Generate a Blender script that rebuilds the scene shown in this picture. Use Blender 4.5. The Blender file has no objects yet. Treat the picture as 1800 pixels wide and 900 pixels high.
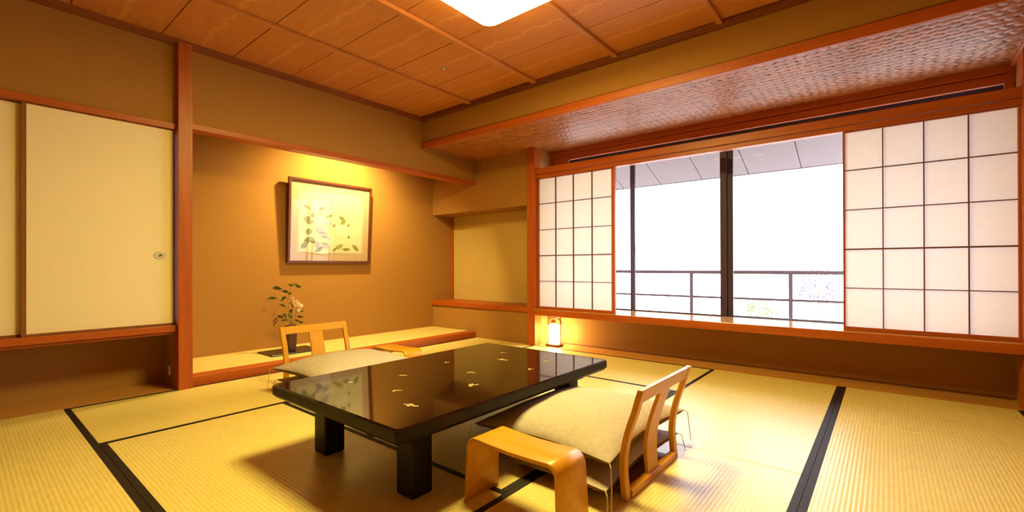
import bpy, bmesh, math, random
from mathutils import Vector, Matrix, Quaternion
random.seed(7)
S = bpy.context.scene
COL = S.collection
PI = math.pi
# ------------------------------------------------------------------ camera
CAM_H = 0.90
cd = bpy.data.cameras.new('camera'); cam = bpy.data.objects.new('camera', cd); COL.objects.link(cam)
cd.sensor_width = 36.0; cd.lens = 36.0 * 801.1 / 1800.0
cd.shift_y = 16.28 / 1800.0; cd.clip_start = 0.02; cd.clip_end = 500
cam.location = (0, 0, CAM_H)
cam.rotation_euler = (Matrix.Rotation(math.radians(39.319), 3, 'Z') @ Matrix.Rotation(math.radians(90.135), 3, 'X')
                      @ Matrix.Rotation(math.radians(-0.138), 3, 'Z')).to_euler()
S.camera = cam
# ------------------------------------------------------------------ world, exposure
w = bpy.data.worlds.new('overcast_sky'); S.world = w; w.use_nodes = True
bg = w.node_tree.nodes['Background']; bg.inputs[0].default_value = (0.93, 0.95, 1.0, 1); bg.inputs[1].default_value = 7.6
S.view_settings.view_transform = 'Standard'; S.view_settings.look = 'None'
S.view_settings.exposure = 0.0; S.view_settings.gamma = 1.0; S.view_settings.use_curve_mapping = False
LAMP = 86.0          # ceiling lamp diffuser radiance
LAMP_COL = (1.0, 0.83, 0.23)
ALCOVE_W = 275.0      # watts of the alcove downlight
ANDON = 60.0
S.cycles.max_bounces = 10; S.cycles.diffuse_bounces = 3; S.cycles.glossy_bounces = 4
S.cycles.transparent_max_bounces = 12; S.cycles.transmission_bounces = 8
S.cycles.sample_clamp_indirect = 6.0

# ------------------------------------------------------------------ materials
def mat(name):
    m = bpy.data.materials.new(name); m.use_nodes = True
    nt = m.node_tree; return m, nt, nt.nodes['Principled BSDF']
def setp(b, **k):
    for a, v in k.items():
        b.inputs[a.replace('_', ' ')].default_value = v
def L(nt, a, b): nt.links.new(a, b)
def node(nt, t, **k):
    n = nt.nodes.new(t)
    for a, v in k.items(): setattr(n, a, v)
    return n
def ramp(nt, fac, stops):
    r = node(nt, 'ShaderNodeValToRGB'); L(nt, fac, r.inputs[0])
    e = r.color_ramp.elements
    while len(e) < len(stops): e.new(0.5)
    for x, (p, c) in zip(e, stops): x.position = p; x.color = (*c, 1)
    return r.outputs[0]
def coords(nt, scale, out='Object', rnd=True):
    tc = node(nt, 'ShaderNodeTexCoord'); mp = node(nt, 'ShaderNodeMapping')
    mp.inputs['Scale'].default_value = scale
    if rnd:
        oi = node(nt, 'ShaderNodeObjectInfo'); ml = node(nt, 'ShaderNodeMath', operation='MULTIPLY')
        ml.inputs[1].default_value = 37.0; L(nt, oi.outputs['Random'], ml.inputs[0])
        va = node(nt, 'ShaderNodeVectorMath', operation='ADD')
        L(nt, tc.outputs[out], va.inputs[0]); L(nt, ml.outputs[0], va.inputs[1]); L(nt, va.outputs[0], mp.inputs[0])
    else: L(nt, tc.outputs[out], mp.inputs[0])
    return mp.outputs[0]
def noise(nt, vec, scale, detail=4, rough=0.55):
    n = node(nt, 'ShaderNodeTexNoise'); n.inputs['Scale'].default_value = scale
    n.inputs['Detail'].default_value = detail; n.inputs['Roughness'].default_value = rough
    L(nt, vec, n.inputs['Vector']); return n.outputs['Fac']
def bump(nt, b, h, strength=0.2, dist=0.002):
    n = node(nt, 'ShaderNodeBump'); n.inputs['Strength'].default_value = strength; n.inputs['Distance'].default_value = dist
    L(nt, h, n.inputs['Height']); L(nt, n.outputs[0], b.inputs['Normal'])
def wood(name, dark, light, axis='x', rough=0.45, freq=26.0, spec=0.4):
    m, nt, b = mat(name)
    sc = {'x': (0.06, 1, 1), 'y': (1, 0.06, 1), 'z': (1, 1, 0.06)}[axis]
    v = coords(nt, sc)
    f = noise(nt, v, freq, 5, 0.6)
    L(nt, ramp(nt, f, [(0.3, dark), (0.72, light)]), b.inputs['Base Color'])
    bump(nt, b, f, 0.12, 0.001)
    setp(b, Roughness=rough, Specular_IOR_Level=spec); return m
def plain(name, col, rough=0.5, spec=0.5, metal=0.0, nz=0.0, nscale=60, bmp=0.0):
    m, nt, b = mat(name); setp(b, Roughness=rough, Specular_IOR_Level=spec, Metallic=metal)
    b.inputs['Base Color'].default_value = (*col, 1)
    if nz:
        f = noise(nt, coords(nt, (1, 1, 1)), nscale, 4)
        a = tuple(c * (1 - nz) for c in col); c2 = tuple(min(1, c * (1 + nz)) for c in col)
        L(nt, ramp(nt, f, [(0.3, a), (0.7, c2)]), b.inputs['Base Color'])
        if bmp: bump(nt, b, f, bmp, 0.002)
    return m
M = {}
M['wall'] = plain('ochre_sand_plaster', (0.36, 0.173, 0.047), 0.95, 0.1, nz=0.07, nscale=180, bmp=0.25)
M['nichep'] = plain('light_niche_paper', (0.55, 0.38, 0.14), 0.9, 0.1, nz=0.03, nscale=150)
RD, RL = (0.34, 0.062, 0.006), (0.46, 0.100, 0.010)
for a in 'xyz': M['red_' + a] = wood('reddish_cypress_' + a, RD, RL, a, 0.42)
for a in 'xy': M['board_' + a] = wood('floor_board_' + a, (0.46, 0.20, 0.05), (0.58, 0.28, 0.075), a, 0.4)
M['edge_z'] = wood('brown_door_edge', (0.20, 0.065, 0.014), (0.28, 0.095, 0.022), 'z', 0.45)
M['mould_y'] = wood('dark_moulding_y', (0.20, 0.055, 0.014), (0.28, 0.08, 0.02), 'y', 0.5)
M['mould_x'] = wood('dark_moulding_x', (0.16, 0.042, 0.011), (0.22, 0.06, 0.016), 'x', 0.5)
M['sill'] = wood('pale_sill_board', (0.55, 0.26, 0.09), (0.66, 0.34, 0.13), 'x', 0.10, spec=0.6)
M['maple_x'] = wood('honey_bentwood_x', (0.60, 0.26, 0.010), (0.72, 0.33, 0.015), 'x', 0.34)
M['maple_z'] = wood('honey_bentwood_z', (0.60, 0.26, 0.010), (0.72, 0.33, 0.015), 'z', 0.34)
M['maple_y'] = wood('honey_bentwood_y', (0.60, 0.26, 0.010), (0.72, 0.33, 0.015), 'y', 0.34)
M['batten'] = wood('ceiling_batten', (0.42, 0.15, 0.04), (0.52, 0.20, 0.055), 'y', 0.45)
M['batten_x'] = wood('ceiling_batten_x', (0.36, 0.11, 0.03), (0.46, 0.15, 0.04), 'x', 0.45)
def ceiling_board_mat():
    m, nt, b = mat('grained_cedar_board'); mxs = node(nt, 'ShaderNodeMix', data_type='RGBA')
    v = coords(nt, (0.38, 4.2, 1))
    d = noise(nt, v, 1.6, 2, 0.5)
    wv = node(nt, 'ShaderNodeMath', operation='MULTIPLY'); wv.inputs[1].default_value = 26.0; L(nt, d, wv.inputs[0])
    fr = node(nt, 'ShaderNodeMath', operation='PINGPONG'); fr.inputs[1].default_value = 1.0; L(nt, wv.outputs[0], fr.inputs[0])
    f2 = noise(nt, coords(nt, (0.05, 1, 1)), 60, 4)
    ad = node(nt, 'ShaderNodeMath', operation='ADD'); L(nt, fr.outputs[0], ad.inputs[0]); L(nt, f2, ad.inputs[1])
    dv = node(nt, 'ShaderNodeMath', operation='MULTIPLY'); dv.inputs[1].default_value = 0.5; L(nt, ad.outputs[0], dv.inputs[0])
    L(nt, ramp(nt, dv.outputs[0], [(0.15, (0.47, 0.165, 0.048)), (0.5, (0.50, 0.185, 0.055)), (0.85, (0.54, 0.21, 0.064))]), mxs.inputs[6])
    tc = node(nt, 'ShaderNodeTexCoord'); sp = node(nt, 'ShaderNodeSeparateXYZ'); L(nt, tc.outputs['Object'], sp.inputs[0])
    wob = noise(nt, coords(nt, (1.0, 0.2, 1)), 7.0, 5, 0.7)
    ma = node(nt, 'ShaderNodeMath', operation='MULTIPLY_ADD'); ma.inputs[1].default_value = 0.16; L(nt, wob, ma.inputs[0]); L(nt, sp.outputs['Y'], ma.inputs[2])
    sb = node(nt, 'ShaderNodeMath', operation='SUBTRACT'); sb.inputs[1].default_value = 0.08; L(nt, ma.outputs[0], sb.inputs[0])
    ab = node(nt, 'ShaderNodeMath', operation='ABSOLUTE'); L(nt, sb.outputs[0], ab.inputs[0])
    st = ramp(nt, ab.outputs[0], [(0.0, (0.85, 0.85, 0.85)), (0.022, (0, 0, 0))])
    L(nt, st, mxs.inputs[0]); mxs.inputs[7].default_value = (0.62, 0.28, 0.085, 1); L(nt, mxs.outputs[2], b.inputs['Base Color'])
    setp(b, Roughness=0.5, Specular_IOR_Level=0.3); return m
M['ceil'] = ceiling_board_mat()
def tatami_mat_mat():
    m, nt, b = mat('woven_rush')
    tc = node(nt, 'ShaderNodeTexCoord'); sx = node(nt, 'ShaderNodeSeparateXYZ'); L(nt, tc.outputs['Object'], sx.inputs[0])
    def stripe(sock, period, power=1.0):
        a = node(nt, 'ShaderNodeMath', operation='MULTIPLY'); a.inputs[1].default_value = 2 * PI / period; L(nt, sock, a.inputs[0])
        s = node(nt, 'ShaderNodeMath', operation='SINE'); L(nt, a.outputs[0], s.inputs[0])
        r = node(nt, 'ShaderNodeMath', operation='MULTIPLY_ADD'); r.inputs[1].default_value = 0.5; r.inputs[2].default_value = 0.5
        L(nt, s.outputs[0], r.inputs[0]); return r.outputs[0]
    rib = stripe(sx.outputs['X'], 0.0158)
    f = noise(nt, coords(nt, (1, 0.25, 1)), 70, 3)
    big = noise(nt, coords(nt, (1, 1, 1)), 2.2, 2)
    c1 = ramp(nt, rib, [(0.0, (0.77, 0.595, 0.22)), (0.4, (0.85, 0.69, 0.27)), (1.0, (0.88, 0.72, 0.29))])
    mx = node(nt, 'ShaderNodeMix', data_type='RGBA', blend_type='MULTIPLY'); mx.inputs[0].default_value = 1.0
    L(nt, c1, mx.inputs[6]); L(nt, ramp(nt, f, [(0.3, (0.88, 0.86, 0.82)), (0.7, (1, 1, 1))]), mx.inputs[7])
    mx2 = node(nt, 'ShaderNodeMix', data_type='RGBA', blend_type='MULTIPLY'); mx2.inputs[0].default_value = 1.0
    L(nt, mx.outputs[2], mx2.inputs[6]); L(nt, ramp(nt, big, [(0.3, (0.94, 0.93, 0.9)), (0.7, (1, 1, 1))]), mx2.inputs[7])
    L(nt, mx2.outputs[2], b.inputs['Base Color'])
    bump(nt, b, rib, 0.25, 0.002)
    setp(b, Roughness=0.33, Specular_IOR_Level=0.6); return m
M['rush'] = tatami_mat_mat()
M['heri'] = plain('black_cloth_border', (0.018, 0.010, 0.012), 0.6, 0.25, nz=0.25, nscale=300)
M['dark'] = plain('dark_gap', (0.02, 0.008, 0.004), 0.8, 0.2)
M['lacquer'] = plain('brown_black_lacquer', (0.014, 0.0055, 0.003), 0.045, 0.37)
M['lacquer_side'] = plain('satin_black_lacquer', (0.011, 0.007, 0.008), 0.42, 0.22)
M['inlay'] = plain('mother_of_pearl_gold', (0.58, 0.42, 0.24), 0.35, 0.5, metal=0.3)
M['paper_door'] = plain('cream_fusuma_paper', (0.83, 0.70, 0.50), 0.85, 0.15, nz=0.03, nscale=220, bmp=0.1)
M['linen'] = plain('pale_linen_cover', (0.49, 0.41, 0.38), 0.85, 0.2, nz=0.10, nscale=55, bmp=0.35)
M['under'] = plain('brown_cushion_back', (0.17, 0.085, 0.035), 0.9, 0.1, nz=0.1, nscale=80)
M['seat'] = plain('dark_bentwood_seat', (0.20, 0.06, 0.02), 0.4, 0.4)
M['thread'] = plain('cream_thread', (0.62, 0.45, 0.22), 0.8, 0.2)
M['black'] = plain('black_lacquer_board', (0.012, 0.008, 0.008), 0.25, 0.5)
M['vase'] = plain('dark_brown_ceramic', (0.075, 0.03, 0.018), 0.3, 0.5, nz=0.2, nscale=30)
M['leaf'] = plain('green_leaf', (0.075, 0.10, 0.018), 0.5, 0.4, nz=0.3, nscale=40)
M['leaf_dark'] = plain('dark_leaf', (0.12, 0.055, 0.02), 0.5, 0.4, nz=0.2, nscale=40)
M['petal'] = plain('pale_pink_petal', (0.85, 0.62, 0.50), 0.6, 0.3)
M['stem'] = plain('green_stem', (0.15, 0.15, 0.04), 0.6, 0.3)
M['frame'] = wood('walnut_frame', (0.075, 0.016, 0.006), (0.13, 0.030, 0.010), 'y', 0.3)
M['mount'] = plain('beige_silk_mount', (0.52, 0.36, 0.23), 0.8, 0.2, nz=0.03, nscale=200)
M['print'] = plain('cream_washi_sheet', (0.66, 0.58, 0.38), 0.8, 0.2, nz=0.02, nscale=40)
M['p_green'] = plain('watercolour_green', (0.25, 0.25, 0.09), 0.9, 0.1, nz=0.3, nscale=22)
M['p_blue'] = plain('watercolour_lilac', (0.42, 0.39, 0.48), 0.9, 0.1, nz=0.2, nscale=22)
M['p_pale'] = plain('watercolour_pale', (0.68, 0.62, 0.52), 0.9, 0.1, nz=0.06, nscale=22)
M['alu'] = plain('bronze_aluminium', (0.068, 0.042, 0.080), 0.5, 0.2)
M['steel'] = plain('steel', (0.6, 0.58, 0.55), 0.3, 0.5, metal=0.9)
M['pull'] = plain('pale_enamel_pull', (0.62, 0.55, 0.47), 0.35, 0.5)
M['pull_in'] = plain('pull_inlay', (0.50, 0.44, 0.38), 0.4, 0.5)
M['white'] = plain('white_plastic', (0.75, 0.72, 0.68), 0.4, 0.4)
M['rail'] = plain('balcony_rail_paint', (0.14, 0.10, 0.11), 0.5, 0.4)
M['concrete'] = plain('pale_concrete', (0.6, 0.58, 0.57), 0.9, 0.1, nz=0.06, nscale=12)
M['eave'] = plain('pale_eave_board', (0.37, 0.325, 0.345), 0.8, 0.2, nz=0.03, nscale=20)
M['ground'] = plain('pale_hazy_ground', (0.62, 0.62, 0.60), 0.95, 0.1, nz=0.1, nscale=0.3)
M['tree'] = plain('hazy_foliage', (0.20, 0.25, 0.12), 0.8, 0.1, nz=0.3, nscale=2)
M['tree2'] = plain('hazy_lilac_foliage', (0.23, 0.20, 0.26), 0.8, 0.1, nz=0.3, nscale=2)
M['trunk'] = plain('grey_trunk', (0.25, 0.2, 0.16), 0.9, 0.1)
def shoji_paper():
    m, nt, b = mat('shoji_paper'); nt.nodes.remove(b)
    d = node(nt, 'ShaderNodeBsdfDiffuse'); t = node(nt, 'ShaderNodeBsdfTranslucent'); mx = node(nt, 'ShaderNodeMixShader')
    f = noise(nt, coords(nt, (1, 1, 1)), 30, 4)
    L(nt, ramp(nt, f, [(0.3, (0.84, 0.79, 0.72)), (0.7, (0.88, 0.83, 0.76))]), d.inputs[0])
    t.inputs[0].default_value = (0.69, 0.58, 0.56, 1)
    mx.inputs[0].default_value = 0.40
    L(nt, d.outputs[0], mx.inputs[1]); L(nt, t.outputs[0], mx.inputs[2]); L(nt, mx.outputs[0], nt.nodes['Material Output'].inputs[0]); return m
M['shoji'] = shoji_paper()
def glass(name='clear_glass', ior=1.09):
    m, nt, b = mat(name); nt.nodes.remove(b)
    t = node(nt, 'ShaderNodeBsdfTransparent'); g = node(nt, 'ShaderNodeBsdfGlossy'); g.inputs['Roughness'].default_value = 0.01
    t.inputs[0].default_value = (0.96, 0.96, 0.97, 1)
    fr = node(nt, 'ShaderNodeFresnel'); fr.inputs[0].default_value = ior; mx = node(nt, 'ShaderNodeMixShader')
    ge = node(nt, 'ShaderNodeNewGeometry'); iv = node(nt, 'ShaderNodeMath', operation='SUBTRACT'); iv.inputs[0].default_value = 1.0
    L(nt, ge.outputs['Backfacing'], iv.inputs[1]); mu = node(nt, 'ShaderNodeMath', operation='MULTIPLY'); L(nt, fr.outputs[0], mu.inputs[0]); L(nt, iv.outputs[0], mu.inputs[1])
    L(nt, mu.outputs[0], mx.inputs[0]); L(nt, t.outputs[0], mx.inputs[1]); L(nt, g.outputs[0], mx.inputs[2])
    L(nt, mx.outputs[0], nt.nodes['Material Output'].inputs[0]); return m
M['glass'] = glass(); M['pglass'] = glass('picture_glass', 1.45)
def emitter(name, col, strength):
    m, nt, b = mat(name); nt.nodes.remove(b)
    e = node(nt, 'ShaderNodeEmission'); e.inputs[0].default_value = (*col, 1); e.inputs[1].default_value = strength
    L(nt, e.outputs[0], nt.nodes['Material Output'].inputs[0]); return m
def cane_mat():
    m, nt, b = mat('split_cedar_strip')
    f = noise(nt, coords(nt, (0.12, 1, 1)), 90, 4)
    oi = node(nt, 'ShaderNodeNewGeometry')
    r1 = ramp(nt, f, [(0.3, (0.37, 0.125, 0.034)), (0.7, (0.50, 0.19, 0.058))])
    ob = node(nt, 'ShaderNodeObjectInfo'); ad = node(nt, 'ShaderNodeMath', operation='ADD'); fr = node(nt, 'ShaderNodeMath', operation='FRACT')
    L(nt, oi.outputs['Random Per Island'], ad.inputs[0]); L(nt, ob.outputs['Random'], ad.inputs[1]); L(nt, ad.outputs[0], fr.inputs[0])
    mx = node(nt, 'ShaderNodeMix', data_type='RGBA', blend_type='MULTIPLY'); mx.inputs[0].default_value = 1.0
    L(nt, r1, mx.inputs[6]); L(nt, ramp(nt, fr.outputs[0], [(0.0, (0.74, 0.70, 0.66)), (1.0, (1, 1, 1))]), mx.inputs[7])
    L(nt, mx.outputs[2], b.inputs['Base Color']); bump(nt, b, f, 0.15, 0.001)
    setp(b, Roughness=0.36, Specular_IOR_Level=0.33); return m
M['cane'] = cane_mat()

# ------------------------------------------------------------------ mesh helpers
def bx(bm, x0, y0, z0, x1, y1, z1, bev=0.0):
    vs = [bm.verts.new(p) for p in ((x0,y0,z0),(x1,y0,z0),(x1,y1,z0),(x0,y1,z0),(x0,y0,z1),(x1,y0,z1),(x1,y1,z1),(x0,y1,z1))]
    fs = [bm.faces.new([vs[i] for i in q]) for q in ((0,3,2,1),(4,5,6,7),(0,1,5,4),(1,2,6,5),(2,3,7,6),(3,0,4,7))]
    if bev:
        es = {e for f in fs for e in f.edges}
        bmesh.ops.bevel(bm, geom=list(es), offset=bev, segments=1, affect='EDGES')
    return vs
def box(*a, **k):
    bm = bmesh.new(); bx(bm, *a, **k); return bm
def boxes(lst, bev=0.0):
    bm = bmesh.new()
    for b in lst: bx(bm, *b, bev=bev)
    return bm
def prism(bm, pts, axis, a, b):
    """pts: 2D polygon, extruded along axis from a to b"""
    def P(p, t):
        return {'x': (t, p[0], p[1]), 'y': (p[0], t, p[1]), 'z': (p[0], p[1], t)}[axis]
    A = [bm.verts.new(P(p, a)) for p in pts]; B = [bm.verts.new(P(p, b)) for p in pts]
    n = len(pts)
    bm.faces.new(A); bm.faces.new(list(reversed(B)))
    for i in range(n): bm.faces.new((A[i], B[i], B[(i+1) % n], A[(i+1) % n]))
    bmesh.ops.recalc_face_normals(bm, faces=bm.faces)
def tube(bm, pts, r, seg=6, taper=None):
    pts = [Vector(p) for p in pts]; rings = []
    for i, p in enumerate(pts):
        d = (pts[min(i+1, len(pts)-1)] - pts[max(i-1, 0)]).normalized()
        u = d.cross(Vector((0, 0, 1)) if abs(d.z) < 0.9 else Vector((1, 0, 0))).normalized(); v = d.cross(u)
        rr = r if taper is None else r + (taper - r) * i / (len(pts) - 1)
        rings.append([bm.verts.new(p + (u * math.cos(2*PI*k/seg) + v * math.sin(2*PI*k/seg)) * rr) for k in range(seg)])
    for a, b in zip(rings, rings[1:]):
        for k in range(seg): bm.faces.new((a[k], a[(k+1) % seg], b[(k+1) % seg], b[k]))
    bm.faces.new(list(reversed(rings[0]))); bm.faces.new(rings[-1])
    bmesh.ops.recalc_face_normals(bm, faces=bm.faces)
def lathe(bm, prof, c=(0, 0), seg=24):
    rings = [[bm.verts.new((c[0] + r*math.cos(2*PI*k/seg), c[1] + r*math.sin(2*PI*k/seg), z)) for k in range(seg)] for r, z in prof]
    for a, b in zip(rings, rings[1:]):
        for k in range(seg): bm.faces.new((a[k], a[(k+1) % seg], b[(k+1) % seg], b[k]))
    bm.faces.new(list(reversed(rings[0]))); bm.faces.new(rings[-1])
    bmesh.ops.recalc_face_normals(bm, faces=bm.faces)
def mesh(name, bm, m, smooth=False):
    me = bpy.data.meshes.new(name); bm.to_mesh(me); bm.free(); me.materials.append(M[m] if isinstance(m, str) else m)
    if smooth:
        for p in me.polygons: p.use_smooth = True
    return me
def wloc(o):
    v = Vector((0, 0, 0))
    while o: v += o.location; o = o.parent
    return v
def obj(name, bm, m, parent=None, world=True, smooth=False, bevel=0.0):
    """links bm as ONE mesh object; world=True: bm is in world coordinates, moved to sit under its parent with its origin at its own centre"""
    me = mesh(name, bm, m, smooth); o = bpy.data.objects.new(name, me); COL.objects.link(o)
    if world:
        n = len(me.vertices); c = Vector((0, 0, 0))
        for v in me.vertices: c += v.co
        c /= n; me.transform(Matrix.Translation(-c))
        o.location = c - (wloc(parent) if parent else Vector((0, 0, 0)))
    if parent: o.parent = parent
    if bevel:
        b = o.modifiers.new('bevel', 'BEVEL'); b.width = bevel; b.segments = 2; b.limit_method = 'ANGLE'
    return o
def again(me, name, loc, parent=None, rot=(0, 0, 0), scale=(1, 1, 1)):
    o = bpy.data.objects.new(name, me); COL.objects.link(o)
    o.location = Vector(loc) - (wloc(parent) if parent else Vector((0, 0, 0))); o.rotation_euler = rot; o.scale = scale
    if parent: o.parent = parent
    return o
def tag(o, label, cat, group=None):
    o['label'] = label; o['category'] = cat
    if group: o['group'] = group
    return o
def thing(name, label, cat, loc=(0, 0, 0), rz=0.0, group=None):
    o = bpy.data.objects.new(name, None); COL.objects.link(o); o.location = loc; o.rotation_euler = (0, 0, rz)
    o.empty_display_size = 0.05
    return tag(o, label, cat, group)
def struct(o): o['kind'] = 'structure'; return o
def sroot(name, loc=(0, 0, 0)):
    o = bpy.data.objects.new(name, None); COL.objects.link(o); o.location = loc; return struct(o)
def copy_tree(o, parent=None):
    c = o.copy(); COL.objects.link(c)
    if parent: c.parent = parent
    for ch in list(o.children): copy_tree(ch, c)
    return c

# ------------------------------------------------------------------ setting
XL, XR, YW, YB, ZC = -4.05, 0.675, 4.20, -1.45, 2.575     # left wall, right wall, window line, back wall, ceiling boards
# floor with its mats and boards
floor = struct(obj('floor', box(-5.1, -1.7, -0.20, 0.9, 4.85, -0.055), 'dark'))
def mat_mesh(wd, ln):
    return mesh('tatami_mat', box(-wd/2 + .0015, -ln/2 + .0015, -0.054, wd/2 - .0015, ln/2 - .0015, 0.0, bev=.002), 'rush')
def tatami(x0, y0, x1, y1, along, borders=(1, 1)):
    lx, ly = x1 - x0, y1 - y0
    wd, ln = (lx, ly) if along == 'y' else (ly, lx)
    o = again(mat_mesh(wd, ln), 'tatami_mat', ((x0+x1)/2, (y0+y1)/2, 0), floor, (0, 0, 0 if along == 'y' else PI/2))
    for s, on in zip((-1, 1), borders):
        if on:
            xa = s * (wd/2 - 0.0295) ; xb = s * (wd/2 - 0.001)
            b = obj('cloth_border', box(min(xa, xb), -ln/2 + .001, -0.01, max(xa, xb), ln/2 - .001, 0.0012), 'heri', world=False)
            b.parent = o
XA, XB, XM, XE, XF, XG = -4.035, -3.080, -2.125, -1.172, -0.254, 0.662
Y0, Y1, Y2, Y3, Y4 = -0.47, 0.462, 1.395, 3.262, 4.175
tatami(XA, Y1, XB, 2.33, 'y'); tatami(XA, 2.33, XB, Y4, 'y')
tatami(XB, Y1, XE, Y2, 'x')
tatami(XB, Y2, XM, Y3, 'y'); tatami(XM, Y2, XE, Y3, 'y')
tatami(XB, Y3, XE, Y4, 'x')
tatami(XE, 2.31, XF, Y4, 'y'); tatami(XE, Y1, XF, 2.31, 'y')
tatami(XF, 3.265, XG, Y4, 'y'); tatami(XF, 1.39, XG, 3.265, 'y'); tatami(XF, -0.47, XG, 1.39, 'y')
tatami(XA, Y0, -2.14, Y1, 'x'); tatami(-2.14, Y0, XF, Y1, 'x')
tatami(XA, -1.43, -2.14, Y0, 'x'); tatami(-2.14, -1.43, XF, Y0, 'x'); tatami(XF, -1.43, XG, Y0, 'x')
obj('floor_board', box(-4.40, -1.45, -0.054, -4.043, 1.03, 0.0, bev=.002), 'board_y', floor)
obj('floor_board', box(-4.052, 1.12, -0.054, -4.037, 4.2, 0.001), 'red_y', floor)
obj('floor_board', box(-3.13, 4.183, -0.054, 0.675, 4.478, 0.0, bev=.002), 'board_x', floor)
obj('floor_board', box(-4.05, 4.178, -0.054, -3.13, 4.2, 0.0), 'board_x', floor)
# walls
struct(obj('wall_left', boxes([(-4.16, YB-.1, 1.955, XL, 1.035, 2.62), (-4.16, 1.115, 1.985, XL, 4.25, 2.62),
    (-4.52, YB-.1, -.2, -4.40, 1.06, .46)]), 'wall'))
struct(obj('wall_alcove', boxes([(-4.97, 1.0, -.2, -4.86, 4.75, 2.62), (-4.97, 1.035, -.2, -4.10, 1.11, 2.62)]), 'wall'))
struct(obj('wall_front', boxes([(-4.90, 4.20, -.2, -3.175, 4.65, .375), (-4.90, 4.20, 1.61, -3.175, 4.65, 2.62), (-4.90, 4.58, .37, -3.1, 4.70, 1.62),
    (-3.185, 4.27, -.2, -3.07, 4.75, 2.62), (XL-.05, 3.345, 2.26, XR+.1, 3.40, 2.62),
    (-3.10, 4.49, -.2, XR+.1, 4.60, .36), (-3.10, 4.505, 2.19, XR+.1, 4.75, 2.62)]), 'wall'))
struct(obj('wall_right', box(XR, YB-.1, -.2, XR+.12, 4.75, 2.62), 'wall'))
struct(obj('wall_back', box(-4.6, YB-.12, -.2, XR+.1, YB, 2.62), 'wall'))
# ceiling: boards between battens
ceil = struct(obj('ceiling', box(-5.0, YB-.12, 2.60, XR+.12, 4.8, 2.66), 'dark'))
BX = [-4.05, -3.262, -2.440, -1.645, -0.868, -0.08, XR]
JY = [-1.45, -0.957, -0.482, -0.005, 0.462, 0.935, 1.400, 1.870, 2.358, 2.820, 3.30]
for i in range(len(BX)-1):
    for j in range(len(JY)-1):
        obj('ceiling_board', box(BX[i]+.001, JY[j]+.0025, ZC+random.uniform(-.0012,.0012), BX[i+1]-.001, JY[j+1]-.0025, ZC+.018, bev=.002), 'ceil', ceil)
for x in BX[1:-1]:
    obj('batten', box(x-.02, YB, ZC-.028, x+.02, 3.31, ZC, bev=.004), 'batten', ceil)
obj('edge_moulding', boxes([(XL-.002, YB, 2.532, XL+.035, 3.345, ZC), (XL-.002, YB, 2.545, XL+.045, 3.345, ZC)]), 'mould_y', ceil)
obj('edge_moulding', boxes([(XL+.04, 3.31, 2.532, XR, 3.348, ZC), (XL+.04, 3.30, 2.545, XR, 3.348, ZC)]), 'mould_x', ceil)
obj('alcove_ceiling', box(-4.9, 1.1, 2.36, -4.16, 4.2, 2.40), 'board_y', ceil)
# woven soffit over the window bay: 2/2 twill of split cedar strips
soff = obj('soffit_backing', box(-4.05, 3.39, 2.258, XR, 4.51, 2.285), 'mould_x', ceil)
WS = 0.042
def strip_bm():
    bm = bmesh.new(); n = 6; Lh = 1.30*WS; Wd = WS*0.520
    prof = [(-1 + 2*k/n) for k in range(n+1)]
    top = []
    for t in prof:
        z = -0.0058*math.cos(t*PI/2*0.98) + 0.0029
        e = 0.0009
        top.append([bm.verts.new((t*Lh, -Wd, z+e)), bm.verts.new((t*Lh, 0, z-e)), bm.verts.new((t*Lh, Wd, z+e))])
    for a, b in zip(top, top[1:]):
        bm.faces.new((a[0], a[1], b[1], b[0])); bm.faces.new((a[1], a[2], b[2], b[1]))
    bmesh.ops.recalc_face_normals(bm, faces=bm.faces)
    return bm
strip_me = mesh('cedar_strip', strip_bm(), 'cane', smooth=False)
if strip_me.polygons[0].normal.z > 0: strip_me.flip_normals()
cells = []
R2 = math.sqrt(.5); ox, oy, zs = -1.7, 3.95, 2.252
xa, xb, ya, yb = XL, XR, 3.349, 4.505
for i in range(-70, 71):
    for j in range(-70, 71):
        mm = (i + j) % 4
        if mm == 0:   a, b, rot = (i + .5)*WS, (j)*WS + 0.0, PI*3/4       # float of an 'i' strip over cells j-1, j
        elif mm == 1: a, b, rot = (i + 1.0)*WS, (j + .5)*WS, PI/4          # float of a 'j' strip over cells i, i+1
        else: continue
        if mm == 0: b = (j)*WS
        x = ox + (a - b)*R2; y = oy + (a + b)*R2
        if xa - .06 < x < xb + .06 and ya - .06 < y < yb + .06: cells.append((x, y, rot))
def inside(x, y): h = .055; return xa + h < x < xb - h and ya + h < y < yb - h
singles = sorted([c for c in cells if inside(c[0], c[1])], key=lambda c: (c[0]**2 + c[1]**2))[:298]
sset = set(singles)
for x, y, rot in singles: again(strip_me, 'cedar_strip', (x, y, zs + random.uniform(-.0008,.0008)), ceil, (random.uniform(-.03,.03), 0, rot))
bm = bmesh.new()
for c in cells:
    if c in sset: continue
    t = bmesh.new(); t.from_mesh(strip_me)
    bmesh.ops.transform(t, matrix=Matrix.Translation((c[0], c[1], zs + random.uniform(-.0008,.0008))) @ Matrix.Rotation(c[2], 4, 'Z') @ Matrix.Rotation(random.uniform(-.03,.03), 4, 'X'), verts=t.verts)
    tm = bpy.data.meshes.new('tmp'); t.to_mesh(tm); t.free(); bm.from_mesh(tm); bpy.data.meshes.remove(tm)
for co, no in (((xa, 0, 0), (-1, 0, 0)), ((xb, 0, 0), (1, 0, 0)), ((0, ya, 0), (0, -1, 0)), ((0, yb, 0), (0, 1, 0))):
    bmesh.ops.bisect_plane(bm, geom=bm.verts[:] + bm.edges[:] + bm.faces[:], plane_co=co, plane_no=no, clear_outer=True)
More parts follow.
